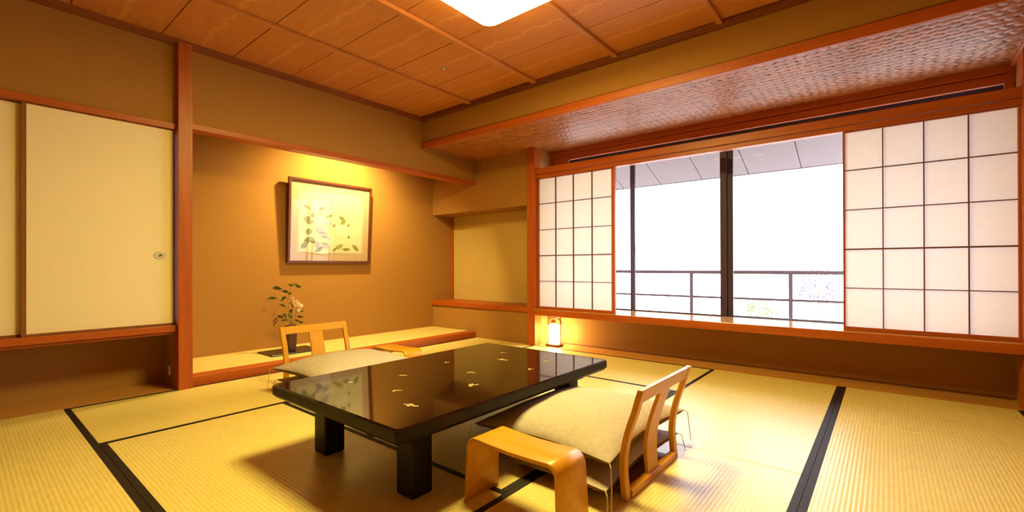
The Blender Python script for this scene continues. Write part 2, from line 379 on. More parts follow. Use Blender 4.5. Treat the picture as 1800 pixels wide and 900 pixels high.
o = obj('woven_strips', bm, 'cane', ceil); o['kind'] = 'stuff'
# timber trims
def trim(n, bm, m, **k): return struct(obj('trim_%d' % n, bm, m, bevel=k.get('bevel', .003)))
trim(1, box(-4.105, 1.03, -.05, -3.99, 1.12, ZC-.02), 'red_z')                         # alcove post
trim(2, box(-4.165, 1.12, 1.942, XL+.006, 4.20, 1.987), 'red_y')                       # alcove lintel
trim(3, box(-4.20, YB, 1.912, XL+.015, 1.03, 1.957), 'red_y')                          # track above the cupboard doors
trim(4, box(-3.18, 4.15, -.05, -3.065, 4.275, 2.25), 'red_z')                          # post at the left end of the window
trim(5, boxes([(XL, 3.325, 2.222, XR, 3.348, 2.29)]), 'red_x')   # soffit front moulding
trim(6, boxes([(-3.065, 4.165, 1.937, XR, 4.250, 2.005), (-3.065, 4.172, 1.895, XR, 4.242, 1.933)]), 'red_x')  # window header
trim(7, box(-3.065, 4.125, .355, XR, 4.62, .42), 'sill')                               # deep sill board
trim(8, box(.655, 4.13, -.05, .70, 4.28, 2.25), 'red_z')                               # post at the right end
trim(9, boxes([(-3.065, 4.46, 2.195, XR, 4.51, 2.255), (-2.84, 4.475, 2.125, XR, 4.51, 2.19)]), 'red_x')   # lintel behind the soffit
trim(10, boxes([(-2.865, 4.468, 2.0, -2.825, 4.505, 2.194), (.625, 4.468, 2.0, XR-.001, 4.505, 2.194)]), 'red_z')
trim(11, box(-3.065, 4.485, 2.0, -2.865, 4.505, 2.195), 'red_x')
trim(12, box(-4.86, 4.178, .372, -3.18, 4.58, .432), 'red_x')                          # niche shelf
trim(13, box(-4.862, 4.545, .432, -4.83, 4.58, 1.61), 'red_z')                         # niche corner bead
trim(14, box(-4.18, 1.12, 0.0, XL+.004, 4.195, .071), 'red_y')                         # alcove platform front beam
trim(19, box(XL, 3.337, 2.2905, XR, 3.347, 2.301), 'mould_x', bevel=0)  # dark strip painted in for the shadow gap above the soffit moulding
trim(20, box(-3.065, 4.116, .352, XR, 4.1245, .417), 'red_x')
struct(obj('gap_shade_front', box(-3.065, 4.479, 0, XR, 4.4895, .012), 'mould_x'))  # dark strip standing in for the shaded gap between floor board and wall
trim(15, box(XR-.03, 3.40, 2.225, XR, 4.46, 2.262), 'red_y')
struct(obj('trim_18', box(-4.83, 4.572, .432, -3.18, 4.58, 1.61), 'nichep'))
# alcove platform mat (fixed)
struct(obj('trim_16', box(-4.85, 1.115, 0.0, -4.18, 4.195, .0715), 'rush'))
struct(obj('trim_17', box(-4.86, 1.115, .0, -4.845, 4.195, .078), 'sill'))  # pale strip added for the highlight along the platform's back edge
# outlet on the recess side wall
t = thing('wall_outlet', 'small white wall socket low beside the alcove post', 'socket', (-4.22, 1.03, .114))
obj('cover_plate', box(-4.245, 1.027, .078, -4.195, 1.035, .150, bev=.002), 'white', t)
obj('socket_insert', box(-4.232, 1.0245, .096, -4.208, 1.0275, .132), 'pull', t)

# hanging cupboard with sliding doors
t = thing('hanging_cupboard', 'built-in hanging cupboard with cream paper sliding doors along the left wall', 'cupboard', (-4.1, -.2, .45))
obj('bottom_rail', boxes([(-4.17, YB, .428, -4.030, 1.028, .474), (-4.17, YB, .408, -4.050, 1.005, .425)]), 'red_y', t, bevel=.003)
obj('carcass', boxes([(-4.40, YB, .43, -4.17, 1.0, .45), (-4.40, YB, 1.93, -4.17, 1.0, 1.95), (-4.42, YB, .43, -4.40, 1.0, 1.95)]), 'red_y', t)
def fusuma(y0, y1, x, pull_y):
    d = obj('door', box(x-.022, y0+.02, .49, x, y1-.004, 1.905), 'paper_door', t)
    obj('door_frame', boxes([(x-.024, y0, .475, x+.004, y0+.022, 1.912), (x-.024, y1-.006, .475, x+.004, y1, 1.912), (x-.024, y0, .475, x+.002, y1, .491), (x-.024, y0, 1.904, x+.002, y1, 1.912)]), 'edge_z', d)
    if pull_y is not None:
        bm = bmesh.new()
        bmesh.ops.create_cone(bm, cap_ends=True, segments=28, radius1=.031, radius2=.028, depth=.006)
        bmesh.ops.transform(bm, matrix=Matrix.Translation((x+.003, pull_y, .985)) @ Matrix.Rotation(PI/2, 4, 'Y') @ Matrix.Diagonal((.92, 1.22, 1, 1)), verts=bm.verts)
        obj('finger_pull', bm, 'pull', d)
        bm = bmesh.new()
        for (dy, dz, r) in ((-.008, .002, .011), (.006, .005, .010), (.008, -.007, .009), (-.007, -.009, .007)):
            bmesh.ops.create_circle(bm, cap_ends=True, segments=14, radius=r, matrix=Matrix.Translation((x+.0064, pull_y+dy, .985+dz)) @ Matrix.Rotation(PI/2, 4, 'Y'))
        obj('pull_relief', bm, 'pull_in', d)
fusuma(.252, 1.024, -4.062, .937)
fusuma(-.52, .30, -4.092, None)
fusuma(-1.30, -.50, -4.062, -.60)

# ------------------------------------------------------------------ window, balcony, outside
win = sroot('window_1', (-1.2, 4.64, .42))
ZT = 2.15
obj('frame', boxes([(-3.065, 4.60, 2.06, XR, 4.70, 2.26), (-3.065, 4.635, .405, XR, 4.70, .424), (-3.10, 4.60, .42, -3.03, 4.70, ZT), (.645, 4.60, .42, XR, 4.70, ZT)]), 'alu', win)
for x0, x1, y in ((-2.135, -2.085, 4.625), (-1.22, -1.165, 4.625), (-1.185, -1.115, 4.66), (-.262, -.205, 4.66)):
    obj('sash_stile', box(x0, y, .422, x1, y+.03, 2.06), 'alu', win, bevel=.003)
for x0, x1, y in ((-3.03, -2.135, 4.655), (-2.085, -1.22, 4.64), (-1.115, -.262, 4.675), (-.205, .645, 4.675)):
    p = obj('glass_pane', box(x0-.01, y, .426, x1+.01, y+.005, 2.06), 'glass', win)
    obj('sash_rail', box(x0, y-.006, .424, x1, y+.012, .431), 'alu', p)
obj('latch', boxes([(-2.098, 4.595, 1.0, -2.072, 4.626, 1.07), (-2.08, 4.585, 1.04, -2.062, 4.60, 1.11)], bev=.004), 'alu', win)
# shoji
def shoji(name, label, x0, x1, sl, sr, cols, heavy):
    t = thing(name, label, 'paper screen', ((x0+x1)/2, 4.22, .42), group=None)
    y0, y1 = 4.196, 4.232
    xi0, xi1, z0, z1 = x0+sl, x1-sr, .447, 1.892
    obj('stile', box(x0, y0, .42, xi0, y1, 1.90), 'red_z', t, bevel=.002); obj('stile', box(xi1, y0, .42, x1, y1, 1.90), 'red_z', t, bevel=.002)
    obj('bottom_rail', box(xi0, y0, .42, xi1, y1, z0), 'red_x', t, bevel=.002); obj('top_rail', box(xi0, y0, z1-.004, xi1, y1, 1.90), 'red_x', t, bevel=.002)
    xs = [xi0 + (xi1-xi0)*k/cols for k in range(cols+1)]; zs_ = [z0, .733, 1.020, 1.312, 1.606, z1]
    for x in xs[1:-1]: obj('lattice_bar', box(x-.0035, 4.199, z0, x+.0035, 4.219, z1-.004), 'lattice', t)
    for k, z in enumerate(zs_[1:-1]):
        h = .0055 if k == 1 and heavy else .0032
        obj('lattice_bar', box(xi0, 4.200, z-h, xi1, 4.218, z+h), 'lattice', t)
    for a, b in zip(xs, xs[1:]):
        for c, d in zip(zs_, zs_[1:]):
            bm = bmesh.new(); v = [bm.verts.new(p) for p in ((a, 4.2195, c), (b, 4.2195, c), (b, 4.2195, d), (a, 4.2195, d))]; bm.faces.new(v)
            obj('paper_pane', bm, 'shoji', t)
M['lattice'] = wood('dark_lattice_wood', (0.13, 0.055, 0.018), (0.19, 0.08, 0.03), 'z', 0.5)
shoji('shoji_screen', 'sliding paper screen left of the open window, above the small lantern', -3.060, -2.103, .014, .036, 4, True)
shoji('shoji_screen', 'larger sliding paper screen right of the open window', -.244, .657, .014, .014, 4, True)
# balcony
bal = sroot('balcony_floor')
obj('slab', box(-6.0, 4.75, -.35, 3.0, 6.35, -.20), 'concrete', bal)
t = thing('balcony_railing', 'dark metal balcony railing outside the window', 'railing', (-1.4, 6.2, -.2))
YR = 6.2; kz = YR/6.0
obj('top_rail', box(-6.0, YR-.025, .797, 3.0, YR+.025, .842), 'rail', t, bevel=.004)
obj('middle_rail', box(-6.0, YR-.012, .480, 3.0, YR+.012, .508), 'rail', t)
obj('bottom_rail', box(-6.0, YR-.01, .02, 3.0, YR+.01, .04), 'rail', t)
for k in range(-3, 4):
    x = -.858 + k*1.133
    obj('post', box(x-.02, YR-.02, -.2, x+.02, YR+.02, .80), 'rail', t)
# eave: sloping boards beyond the balcony
t = thing('roof_eave', 'pale boarded eave sloping down outside above the window', 'eave', (-1.4, 5.2, 2.1))
ye0, ze0, ye1, ze1 = 4.76, 2.286, 5.65, 1.93
px = -6.2; spc = .503; x = -1.184 - 10*spc
while x < 4:
    bm = bmesh.new(); prism(bm, [(ye0, ze0), (ye1, ze1), (ye1, ze1+.02), (ye0, ze0+.02)], 'x', x+.004, x+spc-.004); obj('eave_board', bm, 'eave', t); x += spc
bm = bmesh.new(); prism(bm, [(ye0, ze0+.02), (ye1+.02, ze1+.012), (ye1+.02, ze1+.06), (ye0, ze0+.1)], 'x', -1.184-10*spc, 4); obj('backing', bm, 'rail', t)
bm = bmesh.new(); prism(bm, [(ye1, ze1-.006), (ye1+.02, ze1-.006), (ye1+.02, ze1+.07), (ye1, ze1+.07)], 'x', -1.184-10*spc, 4); obj('fascia', bm, 'eave', t)
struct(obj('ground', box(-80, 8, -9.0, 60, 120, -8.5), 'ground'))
def tree(label, loc, r, hc, m, seed):
    rnd = random.Random(seed)
    t = thing('garden_tree', label, 'tree', loc)
    bm = bmesh.new(); tube(bm, [(0, 0, 0), (.1, 0, hc*.5), (0, .1, hc)], r*.09, 6, r*.04); o = obj('trunk', bm, 'trunk', world=False); o.parent = t
    bm = bmesh.new()
    for k in range(520):
        u = Vector((rnd.gauss(0, 1), rnd.gauss(0, 1), rnd.gauss(0, .8))).normalized() * r * rnd.uniform(.55, 1.0)
        c = u + Vector((0, 0, hc)); d = Vector((rnd.gauss(0,1), rnd.gauss(0,1), rnd.gauss(0,1))).normalized(); e = d.orthogonal().normalized()
        s = r*.085
        bm.faces.new([bm.verts.new(c + d*s), bm.verts.new(c + e*s*.6), bm.verts.new(c - d*s), bm.verts.new(c - e*s*.6)])
    o = obj('foliage', bm, m, world=False); o.parent = t; o['kind'] = 'stuff'
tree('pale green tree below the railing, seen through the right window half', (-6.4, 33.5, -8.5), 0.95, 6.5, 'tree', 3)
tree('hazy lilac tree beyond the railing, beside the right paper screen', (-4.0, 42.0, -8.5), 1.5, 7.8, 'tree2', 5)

# ------------------------------------------------------------------ lamps
LC = (-1.68, 1.885)
t = thing('ceiling_lamp', 'large square glowing ceiling lamp with rounded corners', 'lamp', (LC[0], LC[1], ZC))
def rsq(h, r, n=8):
    pts = []
    for q in range(4):
        a0 = q*PI/2; cx = (h-r)*(1 if q in (0, 3) else -1); cy = (h-r)*(1 if q in (0, 1) else -1)
        for k in range(n+1):
            a = a0 + PI/2*k/n; pts.append((cx + r*math.cos(a), cy + r*math.sin(a)))
    return pts
def loft(bm, secs):
    rings = [[bm.verts.new((LC[0]+x, LC[1]+y, z)) for x, y in rsq(h, r)] for h, r, z in secs]
    n = len(rings[0])
    for a, b in zip(rings, rings[1:]):
        for k in range(n): bm.faces.new((a[k], a[(k+1) % n], b[(k+1) % n], b[k]))
    bm.faces.new(rings[0]); bm.faces.new(list(reversed(rings[-1]))); bmesh.ops.recalc_face_normals(bm, faces=bm.faces)
M['lamp'] = emitter('lamp_diffuser_glow', LAMP_COL, LAMP)
M['lamp_rim'] = emitter('lamp_rim_glow', (1.0, .66, .16), LAMP*.16)
bm = bmesh.new(); loft(bm, [(.345, .07, 2.545), (.352, .075, 2.52), (.347, .075, 2.485), (.335, .07, 2.466)]); obj('diffuser_rim', bm, 'lamp_rim', t, smooth=True)
bm = bmesh.new(); loft(bm, [(.334, .07, 2.4665), (.325, .07, 2.461), (.29, .06, 2.456)]); obj('diffuser', bm, 'lamp', t, smooth=True)
bm = bmesh.new(); loft(bm, [(.31, .06, ZC-.001), (.31, .06, 2.546)]); obj('base_tray', bm, 'white', t)
# sprinkler
t = thing('sprinkler_head', 'small metal sprinkler head on the ceiling boards', 'sprinkler', (-2.88, 2.61, ZC))
bm = bmesh.new(); lathe(bm, [(.028, ZC), (.028, ZC-.004), (.012, ZC-.008), (.009, ZC-.02)], (-2.88, 2.61), 18); obj('escutcheon', bm, 'steel', t)
bm = bmesh.new(); lathe(bm, [(.004, ZC-.02), (.004, ZC-.034), (.016, ZC-.036), (.016, ZC-.038)], (-2.88, 2.61), 14); obj('deflector', bm, 'steel', t)
# alcove downlight
t = thing('alcove_downlight', 'small recessed downlight hidden behind the alcove lintel', 'lamp', (-4.26, 2.76, 2.36))
bm = bmesh.new(); lathe(bm, [(.05, 2.36), (.05, 2.35), (.042, 2.35), (.042, 2.36)], (-4.26, 2.76), 20); obj('trim_ring', bm, 'white', t)
ld = bpy.data.lights.new('downlight_bulb', 'SPOT'); ld.energy = ALCOVE_W; ld.color = (1.0, .80, .28); ld.spot_size = math.radians(150); ld.spot_blend = .8; ld.shadow_soft_size = .05
lo = bpy.data.objects.new('downlight_bulb', ld); COL.objects.link(lo); lo.parent = t; lo.location = (0, 0, -.03); lo.rotation_euler = (0, math.radians(25), 0)
# andon lantern
AX, AY = -2.885, 4.275
t = thing('floor_lantern', 'small glowing paper lantern with wooden frame on the floor board under the left paper screen', 'lamp', (AX, AY, 0))
obj('base', box(AX-.085, AY-.06, 0, AX+.085, AY+.06, .03, bev=.006), 'mould_x', t)
M['andon'] = emitter('lantern_paper_glow', (1.0, .84, .42), ANDON)
bm = bmesh.new(); lathe(bm, [(.062, .031), (.064, .05), (.064, .225), (.060, .245)], (AX, AY), 24); obj('paper_shade', bm, 'andon', t, smooth=True)
for s in (-1, 1): obj('side_post', box(AX+s*.078-.006, AY-.006, .03, AX+s*.078+.006, AY+.006, .318), 'edge_z', t)
obj('lower_crossbar', box(AX-.092, AY-.008, .242, AX+.092, AY+.008, .254), 'mould_x', t)
bm = bmesh.new(); tube(bm, [(AX + .088*math.cos(a), AY, .262 + .062*math.sin(a)) for a in [PI*k/10 for k in range(11)]], .008, 6); obj('arched_handle', bm, 'mould_x', t)
for s in (-1, 1):
    bm = bmesh.new(); tube(bm, [(AX+s*.03, AY, .322), (AX+s*.065, AY, .334), (AX+s*.09, AY, .318)], .010, 6); obj('carved_finial', bm, 'mould_x', t)
bm = bmesh.new(); lathe(bm, [(.03, .2455), (.035, .265), (.02, .29), (.008, .30)], (AX-.012, AY), 14); obj('top_cap', bm, 'edge_z', t)

# ------------------------------------------------------------------ low table
TX0, TX1, TY0, TY1, TZ = -2.270, -1.290, .955, 2.480, .340
t = thing('low_table', 'large dark lacquered low table with flower inlays in the middle of the mats', 'table', ((TX0+TX1)/2, (TY0+TY1)/2, 0))
def chpoly(e, c=.014): x0, x1, y0, y1 = TX0+e, TX1-e, TY0+e, TY1-e; return [(x0+c, y0), (x1-c, y0), (x1, y0+c), (x1, y1-c), (x1-c, y1), (x0+c, y1), (x0, y1-c), (x0, y0+c)]
bm = bmesh.new()
rings = [[bm.verts.new((x, y, z)) for x, y in chpoly(e)] for e, z in ((.05, .272), (.012, .280), (.005, .290), (.0, .294), (.0, .333), (.007, .340))]
for a, b in zip(rings, rings[1:]):
    for k in range(8): bm.faces.new((a[k], a[(k+1) % 8], b[(k+1) % 8], b[k]))
bm.faces.new(rings[-1]); bm.faces.new(list(reversed(rings[0]))); bmesh.ops.recalc_face_normals(bm, faces=bm.faces)
top = obj('tabletop', bm, 'lacquer', t); top.data.materials.append(M['lacquer_side'])
for p in top.data.polygons: p.material_index = 0 if p.normal.z > .5 else 1
obj('apron', boxes([(TX0+.10, TY0+.12, .235, TX1-.10, TY0+.14, .272), (TX0+.10, TY1-.14, .235, TX1-.10, TY1-.12, .272), (TX0+.10, TY0+.12, .235, TX0+.12, TY1-.12, .272), (TX1-.12, TY0+.12, .235, TX1-.10, TY1-.12, .272)]), 'lacquer_side', t)
for x in (TX0+.165, TX1-.165):
    for y in (TY0+.205, TY1-.205):
        obj('leg', box(x-.052, y-.052, 0, x+.052, y+.052, .275, bev=.007), 'lacquer_side', t)
def flower_bm(kind):
    bm = bmesh.new()
    def ell(cx, cy, a, b, rot):
        bmesh.ops.create_circle(bm, cap_ends=True, segments=10, radius=1, matrix=Matrix.Translation((cx, cy, 0)) @ Matrix.Rotation(rot, 4, 'Z') @ Matrix.Diagonal((a, b, 1, 1)))
    if kind == 0:
        for k in range(5): ell(.012*math.cos(k*1.2566), .012*math.sin(k*1.2566), .010, .007, k*1.2566)
        ell(.038, .006, .020, .005, .25)
    elif kind == 1:
        ell(0, 0, .020, .012, .3); ell(.028, -.008, .016, .007, -.4); ell(-.028, .008, .014, .004, -.2); ell(.05, -.012, .008, .006, .5)
    else:
        ell(-.02, 0, .012, .008, 1.0); ell(0, .004, .016, .006, .2); ell(.026, .002, .018, .005, -.1)
    return bm
fm = [mesh('flower_inlay', flower_bm(k), 'inlay') for k in range(3)]
C0 = math.radians(39.3)
for k, (x, y, s) in enumerate(((-1.49, 1.164, 1.2), (-1.707, 1.26, 1.1), (-1.922, 1.458, 1.0), (-1.514, 1.541, 1.15), (-1.694, 1.721, 1.1), (-1.987, 1.815, .7), (-1.785, 2.08, 1.2), (-1.92, 2.249, .9), (-1.499, 1.979, .8), (-1.549, 2.206, 1.0), (-2.007, 1.213, .6))):
    again(fm[(1, 2, 2, 0, 2, 0, 1, 2, 0, 2, 1)[k]], 'flower_inlay', (x, y, TZ+.0006), t, (0, 0, C0 + random.uniform(-.25, .25)), (s*.55, s*1.25, 1))

# ------------------------------------------------------------------ floor chairs (facing local -x, back at local x=0)
def curve_strip(bm, y0, y1, th, zs0=0.0, zs1=.435, n=10):
    def xc(z):
        t = z/.435; return -.012*math.sin(PI*min(1, t*1.25)) * (1 if t < .8 else 1) + .066*max(0, t-.25)**1.6/.75**1.6
    rows = []
    for k in range(n+1):
        z = zs0 + (zs1-zs0)*k/n; x = xc(z)
        rows.append([bm.verts.new(p) for p in ((x-th/2, y0, z), (x+th/2, y0, z), (x+th/2, y1, z), (x-th/2, y1, z))])
    for a, b in zip(rows, rows[1:]):
        for k in range(4): bm.faces.new((a[k], a[(k+1) % 4], b[(k+1) % 4], b[k]))
    bm.faces.new(list(reversed(rows[0]))); bm.faces.new(rows[-1]); bmesh.ops.recalc_face_normals(bm, faces=bm.faces)
def part(name, bm, m, parent, **k):
    o = obj(name, bm, m, None, world=True, **k); o.parent = parent; return o
def make_chair(label):
    t = thing('legless_chair', label, 'chair', group=None)
    for y in (-.2755, .2395):
        bm = bmesh.new(); curve_strip(bm, y, y+.036, .024); part('side_stile', bm, 'maple_z', t, bevel=.003)
    bm = bmesh.new(); curve_strip(bm, -.240, .240, .021, .378, .434, 3); part('top_rail', bm, 'maple_y', t, bevel=.004)
    bm = bmesh.new(); curve_strip(bm, -.055, .055, .016, .02, .38, 10); part('splat', bm, 'maple_z', t, bevel=.002)
    part('bottom_rail', box(-.016, -.235, .0, .016, .235, .030), 'maple_y', t, bevel=.003)
    bm = bmesh.new(); prism(bm, [(-.012, .004), (-.012, .018), (-.50, .018), (-.54, .012), (-.54, .0), (-.50, .004)], 'y', -.22, .22); part('seat', bm, 'seat', t)
    return t
chA = make_chair('honey-coloured open-backed legless chair at the near side of the table, seen from behind')
chA.location = (-.775, 1.895, 0)
chB = copy_tree(chA); chB.location = (-3.535, 1.852, 0); chB.rotation_euler = (0, 0, PI)
chB['label'] = 'honey-coloured legless chair beyond the table, in front of the alcove'
# cushions
def pillow(hx, hy, zc, tt, tb, tipz):
    """zc centre plane height, tt/tb top and bottom bulge, tipz height of the corner tips"""
    n = 22
    def P(u, v, s):
        ex = .68 if s > 0 else .30; k = (1-abs(u)**2.3)**ex * (1-abs(v)**2.3)**ex
        x = hx*u*(1 - .10*(1-v*v)**1.2 * abs(u)**3); y = hy*v*(1 - .08*(1-u*u)**1.2 * abs(v)**3)
        wr = .004*math.sin(9*u+3*v)*math.sin(7*v-2*u) * k + .003*math.sin(21*u - 5*v)*(abs(u)**3+abs(v)**3)*k
        z = zc + (tipz-zc)*(max(abs(u), abs(v))**6) * (.45 + .55*(u*v)**2)
        return (x, y, z + (tt*k if s > 0 else -tb*k) + wr)
    out = []
    for s in (1, -1):
        bm = bmesh.new(); G = {}
        for i in range(n+1):
            for j in range(n+1):
                G[i, j] = bm.verts.new(P(math.sin((-1+2*i/n)*PI/2), math.sin((-1+2*j/n)*PI/2), s))
        for i in range(n):
            for j in range(n):
                q = (G[i, j], G[i+1, j], G[i+1, j+1], G[i, j+1])
                bm.faces.new(q if s > 0 else tuple(reversed(q)))
        out.append(bm)
    return out
def make_cushion(label, hx, hy, zc, tt, tb, tipz, group, floor_z):
    t = thing('floor_cushion', label, 'cushion', group=group)
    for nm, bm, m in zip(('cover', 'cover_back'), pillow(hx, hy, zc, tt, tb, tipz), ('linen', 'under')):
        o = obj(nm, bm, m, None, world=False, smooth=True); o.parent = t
    for sx in (-1, 1):
        for sy in (-1, 1):
            bm = bmesh.new(); x, y = sx*hx, sy*hy; r = random.Random(sx*3+sy+int(zc*100))
            tube(bm, [(x*.985, y*.985, tipz), (x+sx*.012, y+sy*.012, tipz-.01), (x+sx*.018, y+sy*.018, tipz*.5), (x+sx*.022, y+sy*.03, max(.003, tipz-.16))], .0022, 5)
            k = obj('corner_tassel', bm, 'thread', None, world=False); k.parent = t
    return t
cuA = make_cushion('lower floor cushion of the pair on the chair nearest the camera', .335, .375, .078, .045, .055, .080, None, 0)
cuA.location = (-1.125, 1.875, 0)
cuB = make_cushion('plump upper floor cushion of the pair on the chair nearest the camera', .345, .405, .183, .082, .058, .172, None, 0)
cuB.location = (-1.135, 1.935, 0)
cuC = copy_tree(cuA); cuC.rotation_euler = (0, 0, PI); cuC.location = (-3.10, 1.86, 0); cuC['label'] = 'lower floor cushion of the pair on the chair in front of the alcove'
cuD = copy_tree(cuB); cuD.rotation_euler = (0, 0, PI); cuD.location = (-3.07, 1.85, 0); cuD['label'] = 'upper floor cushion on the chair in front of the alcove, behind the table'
# armrests: one bent board each
def make_arm(label):
    t_ = .014; pts = []
    W0, H = .215, .250; r = .045
    out = [(-W0-.008, 0), (-W0+.002, H-r)] + [(-W0+.002 + r - r*math.cos(a), H-r + r*math.sin(a)) for a in [PI/2*k/14 for k in range(1, 15)]]
    out += [(-.09, H-.004), (0, H-.006), (.09, H-.004)]
    out += [(-p[0], p[1]) for p in reversed(out[:16])]
    inn = []
    for i, p in enumerate(out):
        a = out[max(0, i-1)]; b = out[min(len(out)-1, i+1)]; d = Vector((b[0]-a[0], b[1]-a[1])).normalized(); nrm = Vector((d.y, -d.x))
        q = (p[0] + nrm.x*t_, p[1] + nrm.y*t_); inn.append((q[0], max(0, q[1]) if 0 < i < len(out)-1 else 0))
    bm = bmesh.new(); n = len(out)
    def hw(z): return .086 + .006*(1 - z/H)
    R = {}
    for i in range(n):
        for j, src in enumerate((out, inn)):
            for s in (-1, 1): R[i, j, s] = bm.verts.new((src[i][0], s*hw(src[i][1]), src[i][1]))
    for i in range(n-1):
        bm.faces.new((R[i,0,-1], R[i,0,1], R[i+1,0,1], R[i+1,0,-1])); bm.faces.new((R[i,1,-1], R[i+1,1,-1], R[i+1,1,1], R[i,1,1]))
        for s in (-1, 1): bm.faces.new((R[i,0,s], R[i+1,0,s], R[i+1,1,s], R[i,1,s]))
    for i in (0, n-1): bm.faces.new((R[i,0,-1], R[i,1,-1], R[i,1,1], R[i,0,1]))
    bmesh.ops.recalc_face_normals(bm, faces=bm.faces)
    o = obj('armrest', bm, 'maple_x', None, world=False, bevel=.002)
    for p in o.data.polygons: p.use_smooth = abs(p.normal.y) < .5
    o.modifiers['bevel'].segments = 1; o.modifiers['bevel'].angle_limit = math.radians(40)
    return tag(o, label, 'armrest')
arA = make_arm('honey-coloured bentwood armrest in the foreground beside the near chair'); arA.location = (-1.032, 1.325, 0); arA.rotation_euler = (0, 0, math.radians(-1.5))
arB = copy_tree(arA); arB.location = (-3.06, 2.262, 0); arB.rotation_euler = (0, 0, PI+.03); arB['label'] = 'bentwood armrest beyond the table beside the far chair'

# ------------------------------------------------------------------ alcove: picture, flowers
PY0, PY1 = 2.188, 3.168; PH = .895; pb = Vector((-4.828, 0, .945)); tilt = math.radians(3.0)
t = thing('framed_picture', 'framed watercolour of hydrangeas hanging tilted on the alcove wall', 'picture', (-4.85, (PY0+PY1)/2, .945))
Mx = Matrix.Translation(pb) @ Matrix.Rotation(tilt, 4, 'Y')
def tilted(bm): bmesh.ops.transform(bm, matrix=Mx, verts=bm.verts); return bm
obj('frame', tilted(boxes([(-.02, PY0, 0, .022, PY1, .022), (-.02, PY0, PH-.022, .022, PY1, PH), (-.02, PY0, .022, .022, PY0+.022, PH-.022), (-.02, PY1-.022, .022, .022, PY1, PH-.022)])), 'frame', t)
obj('backing_board', tilted(box(-.022, PY0+.005, .005, -.012, PY1-.005, PH-.005)), 'frame', t)
obj('mount', tilted(box(-.011, PY0+.018, .018, -.002, PY1-.018, PH-.018)), 'mount', t)
sh = obj('painted_sheet', tilted(box(-.003, PY0+.115, .115, .0005, PY1-.115, PH-.13)), 'print', t)
obj('sheet_line', tilted(boxes([(-.003, PY0+.100, .100, .0003, PY1-.100, .106), (-.003, PY0+.100, PH-.121, .0003, PY1-.100, PH-.115), (-.003, PY0+.100, .100, .0003, PY0+.106, PH-.115), (-.003, PY1-.106, .100, .0003, PY1-.100, PH-.115)])), 'p_pale', t)
obj('glass', tilted(box(.010, PY0+.02, .02, .0125, PY1-.02, PH-.02)), 'pglass', t)
def blob(bm, u, v, a, b, rot, lift, pointed=False):
    # u,v in sheet fractions
    y = PY0 + .115 + u*(PY1-PY0-.23); z = .115 + v*(PH-.245); n = 12
    vs = []
    for k in range(n):
        ang = 2*PI*k/n; ca, sa = math.cos(ang), math.sin(ang)
        if pointed: px_, py_ = a*ca, b*sa*(1-.75*abs(ca)**2)
        else: px_, py_ = a*ca*(1+.12*math.sin(3*ang+u*9)), b*sa*(1+.12*math.cos(4*ang+v*7))
        vs.append(bm.verts.new((lift, y + px_*math.cos(rot) - py_*math.sin(rot), z + px_*math.sin(rot) + py_*math.cos(rot))))
    bm.faces.new(vs)
bm = bmesh.new()
for (u, v, a, b, r) in ((.12,.74,.05,.018,-.5),(.33,.74,.045,.018,.5),(.20,.62,.03,.03,.3),(.12,.55,.05,.03,.4),(.16,.50,.05,.025,.2),(.15,.34,.045,.035,.3),(.12,.18,.06,.03,1.0),(.20,.20,.05,.03,-.8),(.08,.10,.04,.03,.6),
    (.45,.62,.05,.018,.3),(.42,.52,.05,.012,0),(.66,.60,.05,.022,-.5),(.68,.53,.04,.025,.6),(.53,.47,.025,.018,.8),(.77,.49,.028,.015,.9),(.78,.28,.022,.016,.8),(.62,.10,.06,.025,.5),(.74,.06,.06,.02,0),(.90,.09,.06,.025,-.7),(.55,.05,.035,.016,.4),(.32,.08,.05,.016,0),(.30,.04,.05,.02,.4)):
    blob(bm, u, v, a, b, r, .0012, True)
obj('painted_leaves', tilted(bm), 'p_green', t)
bm = bmesh.new()
for (u, v, a, b) in ((.28,.77,.06,.045),(.34,.55,.07,.05),(.66,.40,.075,.06),(.30,.14,.06,.05),(.46,.20,.07,.06),(.36,.02,.09,.03)): blob(bm, u, v, a, b, 0, .0010)
obj('painted_blossoms', tilted(bm), 'p_pale', t)
bm = bmesh.new()
for (u, v, a, b) in ((.32,.38,.055,.04),(.38,.30,.05,.035),(.44,.52,.05,.03),(.28,.12,.035,.03),(.40,.12,.05,.03),(.42,.25,.05,.010)): blob(bm, u, v, a, b, -.3, .0014)
obj('painted_lilac_blossoms', tilted(bm), 'p_blue', t)
bm = bmesh.new(); ymid = (PY0+PY1)/2
tube(bm, [(-4.80, ymid, 1.83), (-4.83, ymid, 2.36)], .0013, 5); obj('hanging_cord', bm, 'stem', t)
# display board, vase, flowers
tag(obj('display_board', box(-4.67, 1.835, .0716, -4.345, 2.315, .085, bev=.004), 'black'), 'flat black lacquer board on the alcove platform under the flower vase', 'board')
VX, VY = -4.50, 2.085
bm = bmesh.new(); rr = [(.030, .0852), (.036, .20), (.043, .325), (.038, .328), (.032, .25)]
rings = [[bm.verts.new((VX+sx*h, VY+sy*h, z)) for sx, sy in ((-1,-1),(1,-1),(1,1),(-1,1))] for h, z in rr]
for a, b in zip(rings, rings[1:]):
    for k in range(4): bm.faces.new((a[k], a[(k+1) % 4], b[(k+1) % 4], b[k]))
bm.faces.new(rings[-1]); bm.faces.new(list(reversed(rings[0]))); bmesh.ops.recalc_face_normals(bm, faces=bm.faces)
tag(obj('flower_vase', bm, 'vase', bevel=.003), 'slim square dark vase on the black board in the alcove', 'vase')
t = thing('flower_arrangement', 'spray of leafy branches and pale pink flowers standing in the dark vase', 'flowers', (VX, VY, .26))
